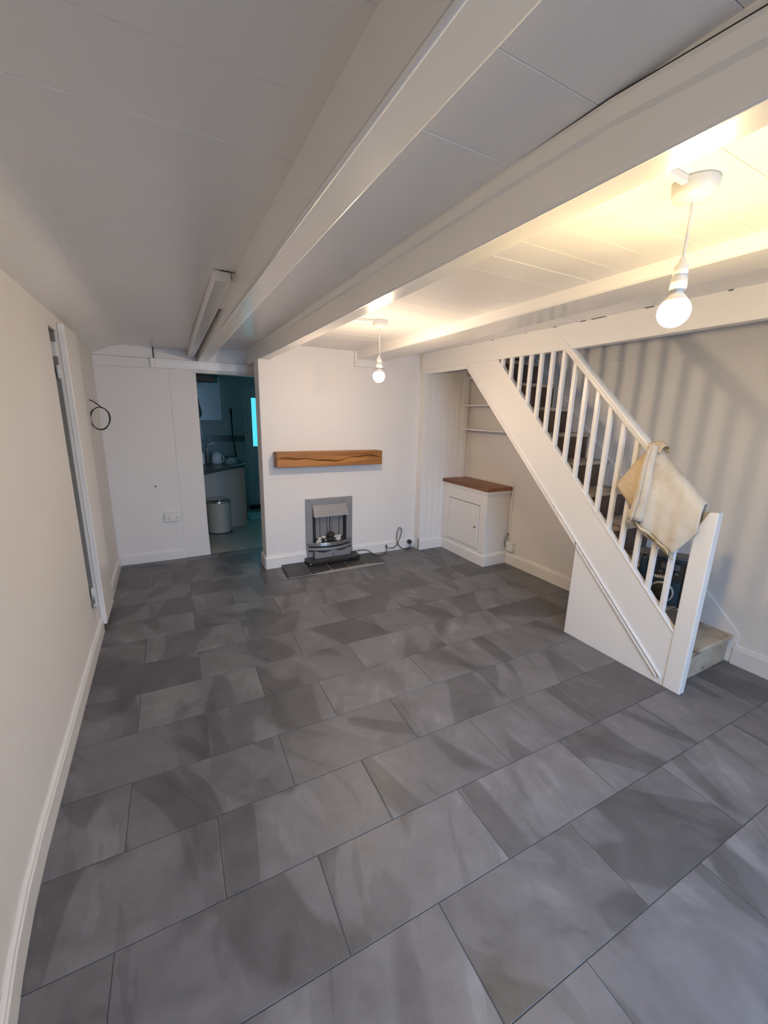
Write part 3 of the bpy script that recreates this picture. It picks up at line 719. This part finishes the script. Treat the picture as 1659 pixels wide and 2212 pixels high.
# ================================================================== JOBSITE RADIO ON THE STAIRS
def radio():
    R_ = thing('jobsite_radio', 'dark navy and black jobsite radio standing on a stair tread behind the balusters', 'radio', (2.645, 1.262, 0.3905))
    a = math.radians(24)
    out = Vector((-math.cos(a), -math.sin(a), 0)); rt = Vector((math.sin(a), -math.cos(a), 0))
    mt = Matrix((rt, -out, Vector((0,0,1)))).transposed().to_4x4(); mt.translation = Vector((2.645, 1.262, 0.391))
    w, d, h = 0.122, 0.055, 0.332          # half width, half depth, height; local -y is the front
    def pp(name, mb, mat, par=R_, bevel=0.0):
        mb.v = [tuple(mt @ Vector(q)) for q in mb.v]
        return put(name, mb, par, mat=mat, bevel=bevel)
    body = pp('body', MB().box(-w, w, -d, d, 0.02, h-0.02), 'navy', bevel=0.018)
    pp('front_panel', MB().box(-w+0.085, w-0.02, -d-0.006, -d+0.004, 0.175, h-0.035), 'black', body, 0.003)
    pp('display', MB().box(-w+0.10, w-0.05, -d-0.008, -d-0.005, 0.25, 0.285), 'grey_pl', body, 0.002)
    for x in (-0.02, 0.02, 0.06): pp('button', MB().box(x-0.010, x+0.010, -d-0.011, -d-0.005, 0.222, 0.234), 'grey_pl', body, 0.002)
    pp('speaker_rim', MB().tube([(0.0, -d+0.004, 0.10), (0.0, -d-0.010, 0.10)], 0.066, 28), 'silver_pl', body, 0.004)
    pp('speaker_cone', MB().tube([(0.0, -d-0.002, 0.10), (0.0, -d-0.013, 0.10), (0.0, -d-0.0135, 0.10)], [0.056, 0.056, 0.02], 24), 'fireblack', body)
    pp('side_panel', MB().box(w-0.03, w+0.010, -d-0.01, d+0.005, 0.0, h-0.03), 'black', body, 0.008)
    pp('side_panel', MB().box(-w-0.010, -w+0.03, -d-0.01, d+0.005, 0.0, h-0.03), 'navy', body, 0.008)
    pp('top_lid', MB().box(-w-0.004, w+0.006, -d-0.004, d+0.004, h-0.022, h), 'grey_pl', body, 0.008)
    pp('carry_bar', MB().tube([(w+0.0, -d-0.016, 0.235), (w+0.004, -d-0.020, 0.20), (w-0.004, -d-0.022, 0.12), (w-0.012, -d-0.018, 0.02)], 0.006, 8), 'silver_pl', R_)
    pp('bar_bracket', MB().box(w-0.03, w+0.008, -d-0.022, -d-0.006, 0.012, 0.022), 'silver_pl', R_, 0.002)
    pp('bar_bracket', MB().box(w-0.022, w+0.016, -d-0.022, -d-0.006, 0.23, 0.24), 'silver_pl', R_, 0.002)
    cu = bpy.data.curves.new('lettering', 'FONT'); cu.body = 'makita'; cu.size = 0.034; cu.shear = 0.25; cu.extrude = 0.0006; cu.offset = 0.0006
    cu.align_x = 'CENTER'
    to = bpy.data.objects.new('lettering', cu); COL.objects.link(to)
    me = bpy.data.meshes.new_from_object(to.evaluated_get(bpy.context.evaluated_depsgraph_get()))
    bpy.data.objects.remove(to)
    me.transform(mt @ Matrix.Translation((-0.020, -d-0.0075, 0.186)) @ Matrix.Rotation(PI/2, 4, 'X'))
    me.materials.clear(); me.materials.append(M['print'])
    put('lettering', me, body)
radio()

# ================================================================== PENDANT LIGHTS
def pendant(label, x, y, hold, bm_, lead):
    p = thing('pendant_light', label, 'pendant light', (x, y, 2.09), 'bare bulb pendants')
    zc = CEIL
    put('ceiling_rose', MB().lathe([(0.001, zc), (0.050, zc), (0.051, zc-0.008), (0.049, zc-0.026), (0.043, zc-0.038), (0.014, zc-0.045), (0.001, zc-0.046)], x, y, 32), p, mat='plastic')
    put('cable_trunking', MB().box(0.884, x - 0.045, y - 0.008 + lead, y + 0.008 + lead, zc - 0.018, zc), p, mat='plastic', bevel=0.003)
    put('flex', MB().tube(spline([(x, y, zc-0.04), (x + 0.001, y, (zc+hold)/2), (x, y, hold)]), 0.0036, 8), p, mat='plastic')
    put('lampholder', MB().lathe([(0.001, hold+0.012), (0.006, hold+0.012), (0.009, hold), (0.016, hold-0.006), (0.0175, hold-0.03), (0.0165, hold-0.031), (0.0165, hold-0.034), (0.0190, hold-0.035), (0.0195, hold-0.062), (0.0165, hold-0.063), (0.0165, hold-0.068), (0.0001, hold-0.068)], x, y, 24), p, mat='plastic')
    z = hold - 0.066; r = 0.0385
    bu = put('bulb', MB().lathe([(0.0001, z - 0.0272)] + [(r*math.cos(t), z - 0.052 + r*math.sin(t)) for t in [math.radians(a) for a in (40, 30, 20, 12, 4, -8, -20, -32, -44, -56, -68, -80, -89.9)]], x, y, 28), p, mat=bm_)
    put('bulb_collar', MB().lathe([(0.0001, z), (0.0130, z), (0.0135, z-0.006), (0.019, z-0.012), (0.026, z-0.0205), (0.0300, z-0.0262), (0.0295, z-0.0270), (0.0001, z-0.0270)], x, y, 28), bu, mat='plastic')
pendant('lit bare bulb pendant in the foreground, larger in view, at upper right', 1.240, 0.692, 1.905, 'bulb_a', 0.0)
pendant('lit bare bulb pendant farther off, hanging before the chimney breast', 1.296, 2.537, 1.865, 'bulb_b', 0.0)

# ================================================================== KITCHEN BEYOND THE DOORWAY
KY = 6.6
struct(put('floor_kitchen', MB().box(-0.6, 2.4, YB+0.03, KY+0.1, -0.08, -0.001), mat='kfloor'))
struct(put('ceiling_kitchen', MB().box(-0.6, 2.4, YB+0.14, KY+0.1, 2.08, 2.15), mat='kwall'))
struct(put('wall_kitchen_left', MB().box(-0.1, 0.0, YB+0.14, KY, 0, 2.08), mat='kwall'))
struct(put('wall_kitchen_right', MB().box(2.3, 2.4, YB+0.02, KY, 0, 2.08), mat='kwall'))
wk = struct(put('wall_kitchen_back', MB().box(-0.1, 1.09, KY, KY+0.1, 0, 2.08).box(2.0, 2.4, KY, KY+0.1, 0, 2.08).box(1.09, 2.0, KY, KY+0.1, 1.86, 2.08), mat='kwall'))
for i in range(10): put('border_tile', MB().box(0.0 + i*0.1085, 0.0 + i*0.1085 + 0.106, KY-0.008, KY, 1.05, 1.14), wk, mat='ktile', bevel=0.002)
# glazed back door
d2 = struct(put('door_2', MB().box(1.09, 1.205, KY, KY+0.06, 0, 1.86).box(1.88, 2.0, KY, KY+0.06, 0, 1.86).box(1.205, 1.88, KY, KY+0.06, 1.70, 1.86).box(1.205, 1.88, KY, KY+0.06, 0.0, 0.975), mat='kdoor', bevel=0.006))
put('door_pane', MB().box(1.205, 1.88, KY+0.028, KY+0.034, 0.975, 1.70), d2, mat='glass_k')
put('glazing_bead', MB().box(1.10, 1.99, KY-0.012, KY, 0.905, 0.925).box(1.13, 1.14, KY-0.012, KY, 0.0, 1.83), d2, mat='kdoor', bevel=0.002)
put('threshold_bar', MB().box(1.1, 1.99, KY-0.09, KY, 0.0, 0.05), d2, mat='black', bevel=0.004)
tag(put('floor_light_patch', MB().prism([(0.97, 5.80), (1.75, 5.80), (1.75, 6.24), (0.99, 6.24)], 'z', 0.0, 0.014), mat='kdoor', bevel=0.004), 'pale slab standing in for the daylight pool on the kitchen floor below the glazed back door', 'mat')  # thin pale slab added in place of the daylight pool by the door
# counter
ct_ = thing('kitchen_counter', 'kitchen counter end with dark worktop and cream panel seen through the doorway', 'counter', (0.5, 5.8, 0))
put('end_panel', MB().box(0.02, 0.885, 5.55, 5.57, 0.0, 0.80), ct_, mat='kunit', bevel=0.002)
put('side_panel', MB().box(0.865, 0.885, 5.57, KY-0.02, 0.0, 0.80), ct_, mat='kunit', bevel=0.002)
put('worktop', MB().prism([(0.005, 4.80), (0.30, 4.86), (0.62, 5.22), (0.88, 5.49), (0.905, 5.56), (0.905, KY-0.01), (0.005, KY-0.01)], 'z', 0.80, 0.838), ct_, mat='kwork', bevel=0.006)
put('base_unit', MB().box(0.005, 0.20, 4.95, 5.55, 0.0, 0.80), ct_, mat='kunit', bevel=0.002)
# wall cupboard
wc = thing('wall_cupboard', 'white kitchen wall cupboard high on the far kitchen wall', 'cupboard', (0.37, 6.45, 1.36))
put('cabinet_box', MB().box(0.005, 0.74, 6.32, KY-0.001, 1.36, 1.95), wc, mat='kdoor', bevel=0.003)
for x0, x1 in ((0.012, 0.365), (0.372, 0.735)): put('cabinet_door', MB().box(x0, x1, 6.30, 6.319, 1.365, 1.945), wc, mat='kdoor', bevel=0.003)
tag(put('dark_timber', MB().prism([(0.005, 4.95), (0.52, 4.95), (0.58, 5.12), (0.005, 5.12)], 'z', 1.80, 2.079), mat='darkwood', bevel=0.006), 'dark brown timber against the kitchen ceiling inside the doorway', 'timber')
# bin
bn = thing('pedal_bin', 'round cream pedal bin with steel lid on the kitchen floor', 'bin', (0.52, 5.385, 0))
put('bin_body', MB().lathe([(0.001, 0.0), (0.136, 0.0), (0.139, 0.012), (0.143, 0.38), (0.145, 0.39), (0.001, 0.39)], 0.52, 5.385, 36), bn, mat='cream')
put('lid', MB().lathe([(0.146, 0.391), (0.148, 0.40), (0.140, 0.418), (0.10, 0.432), (0.03, 0.436), (0.001, 0.436)], 0.52, 5.385, 36), bn, mat='steel_lt')
put('lid_handle', MB().tube([(0.51, 5.27, 0.428), (0.52, 5.25, 0.437), (0.54, 5.27, 0.428)], 0.008, 8), bn, mat='steel_lt')
put('hinge', MB().box(0.365, 0.385, 5.36, 5.41, 0.34, 0.41), bn, mat='black', bevel=0.003)
put('base_ring', MB().lathe([(0.001, 0.0), (0.141, 0.0), (0.143, 0.012), (0.139, 0.02), (0.001, 0.02)], 0.52, 5.385, 36), bn, mat='grey_pl')
put('pedal', MB().box(0.60, 0.66, 5.27, 5.30, 0.006, 0.018), bn, mat='black', bevel=0.003)
# things on the worktop
br = thing('broom_handle', 'thin black pole leaning on the kitchen wall behind the worktop', 'pole', (0.86, 6.1, 0.838))
put('pole', MB().tube([(0.872, 6.12, 0.86), (0.868, 6.28, 1.18), (0.885, 6.45, 1.505)], 0.011, 8), br, mat='black')
put('grip', MB().tube([(0.883, 6.43, 1.45), (0.8865, 6.465, 1.53)], 0.014, 8), br, mat='rubber')
put('pole_foot', MB().box(0.845, 0.90, 6.09, 6.15, 0.839, 0.862), br, mat='bag', bevel=0.006)
tp = thing('sink_tap', 'tall dark kitchen tap with pale lever standing on the worktop', 'tap', (0.47, 5.75, 0.838))
put('tap_body', MB().tube([(0.47, 5.75, 0.838), (0.47, 5.75, 1.0), (0.47, 5.75, 1.06)], [0.026, 0.022, 0.024], 12), tp, mat='steel')
put('lever', MB().tube([(0.475, 5.75, 1.06), (0.56, 5.73, 1.10)], [0.010, 0.008], 8), tp, mat='plastic')
put('spout', MB().tube(spline([(0.47, 5.75, 0.93), (0.42, 5.78, 1.0), (0.36, 5.82, 0.99), (0.34, 5.83, 0.95)]), 0.011, 8), tp, mat='steel')
tag(put('white_bottle', MB().lathe([(0.001, 0.839), (0.034, 0.839), (0.036, 0.85), (0.036, 0.96), (0.026, 0.985), (0.012, 0.995), (0.012, 1.02), (0.001, 1.02)], 0.385, 5.60, 20), mat='plastic'), 'white bottle at the left end of the kitchen worktop', 'bottle')
ke = thing('white_jug', 'white rounded plastic jug on the kitchen worktop beside the tap', 'jug', (0.57, 5.62, 0.838))
put('jug_body', MB().lathe([(0.001, 0.839), (0.055, 0.839), (0.062, 0.87), (0.058, 0.92), (0.045, 0.965), (0.02, 0.985), (0.001, 0.988)], 0.565, 5.62, 24), ke, mat='plastic')
put('jug_handle', MB().tube(spline([(0.60, 5.585, 0.95), (0.635, 5.56, 0.93), (0.64, 5.555, 0.885), (0.61, 5.58, 0.86)]), 0.007, 8), ke, mat='plastic')
def bag(cx, cy, rx, ry, h, seed):
    q = random.Random(seed); ph = [q.uniform(0, 6) for _ in range(4)]
    def f(u, v):
        a = 2*PI*u; t = v
        r = math.sin(PI*(0.12 + 0.88*t)/2 + 0.0) if t < 1 else 1
        k = (1 - t**2.2)**0.5 * (1 + 0.13*math.sin(3*a + ph[0]) + 0.08*math.sin(7*a + ph[1] + 4*t))
        return (cx + rx*k*math.cos(a), cy + ry*k*math.sin(a), 0.839 + h*t*(1 + 0.10*math.sin(5*a + ph[2])*(1-t)))
    return MB().grid(f, 22, 8, False)
tag(put('plastic_bag', bag(0.725, 5.60, 0.065, 0.05, 0.075, 1), mat='bag'), 'crumpled pale plastic bag in front of the jug on the kitchen worktop', 'bag')
tag(put('folded_cloth', bag(0.80, 5.85, 0.06, 0.07, 0.045, 4), mat='grey_pl'), 'dark crumpled cloth near the foot of the black pole on the worktop', 'cloth')
hu = thing('hanging_utensil', 'dark tear-shaped utensil with a white cord hanging from the kitchen wall cupboard', 'utensil', (0.425, 6.27, 1.40))
put('utensil_head', MB().lathe([(0.001, 1.40), (0.012, 1.405), (0.028, 1.43), (0.034, 1.47), (0.026, 1.53), (0.010, 1.60), (0.004, 1.66), (0.001, 1.662)], 0.445, 6.265, 16), hu, mat='grey_pl')
put('hook', MB().box(0.440, 0.450, 6.263, 6.30, 1.652, 1.66), hu, mat='steel')
put('cord', MB().tube(spline([(0.447, 6.26, 1.402), (0.450, 6.255, 1.30), (0.46, 6.25, 1.22), (0.455, 6.25, 1.15)]), 0.007, 8), hu, mat='plastic')

fix_normals()
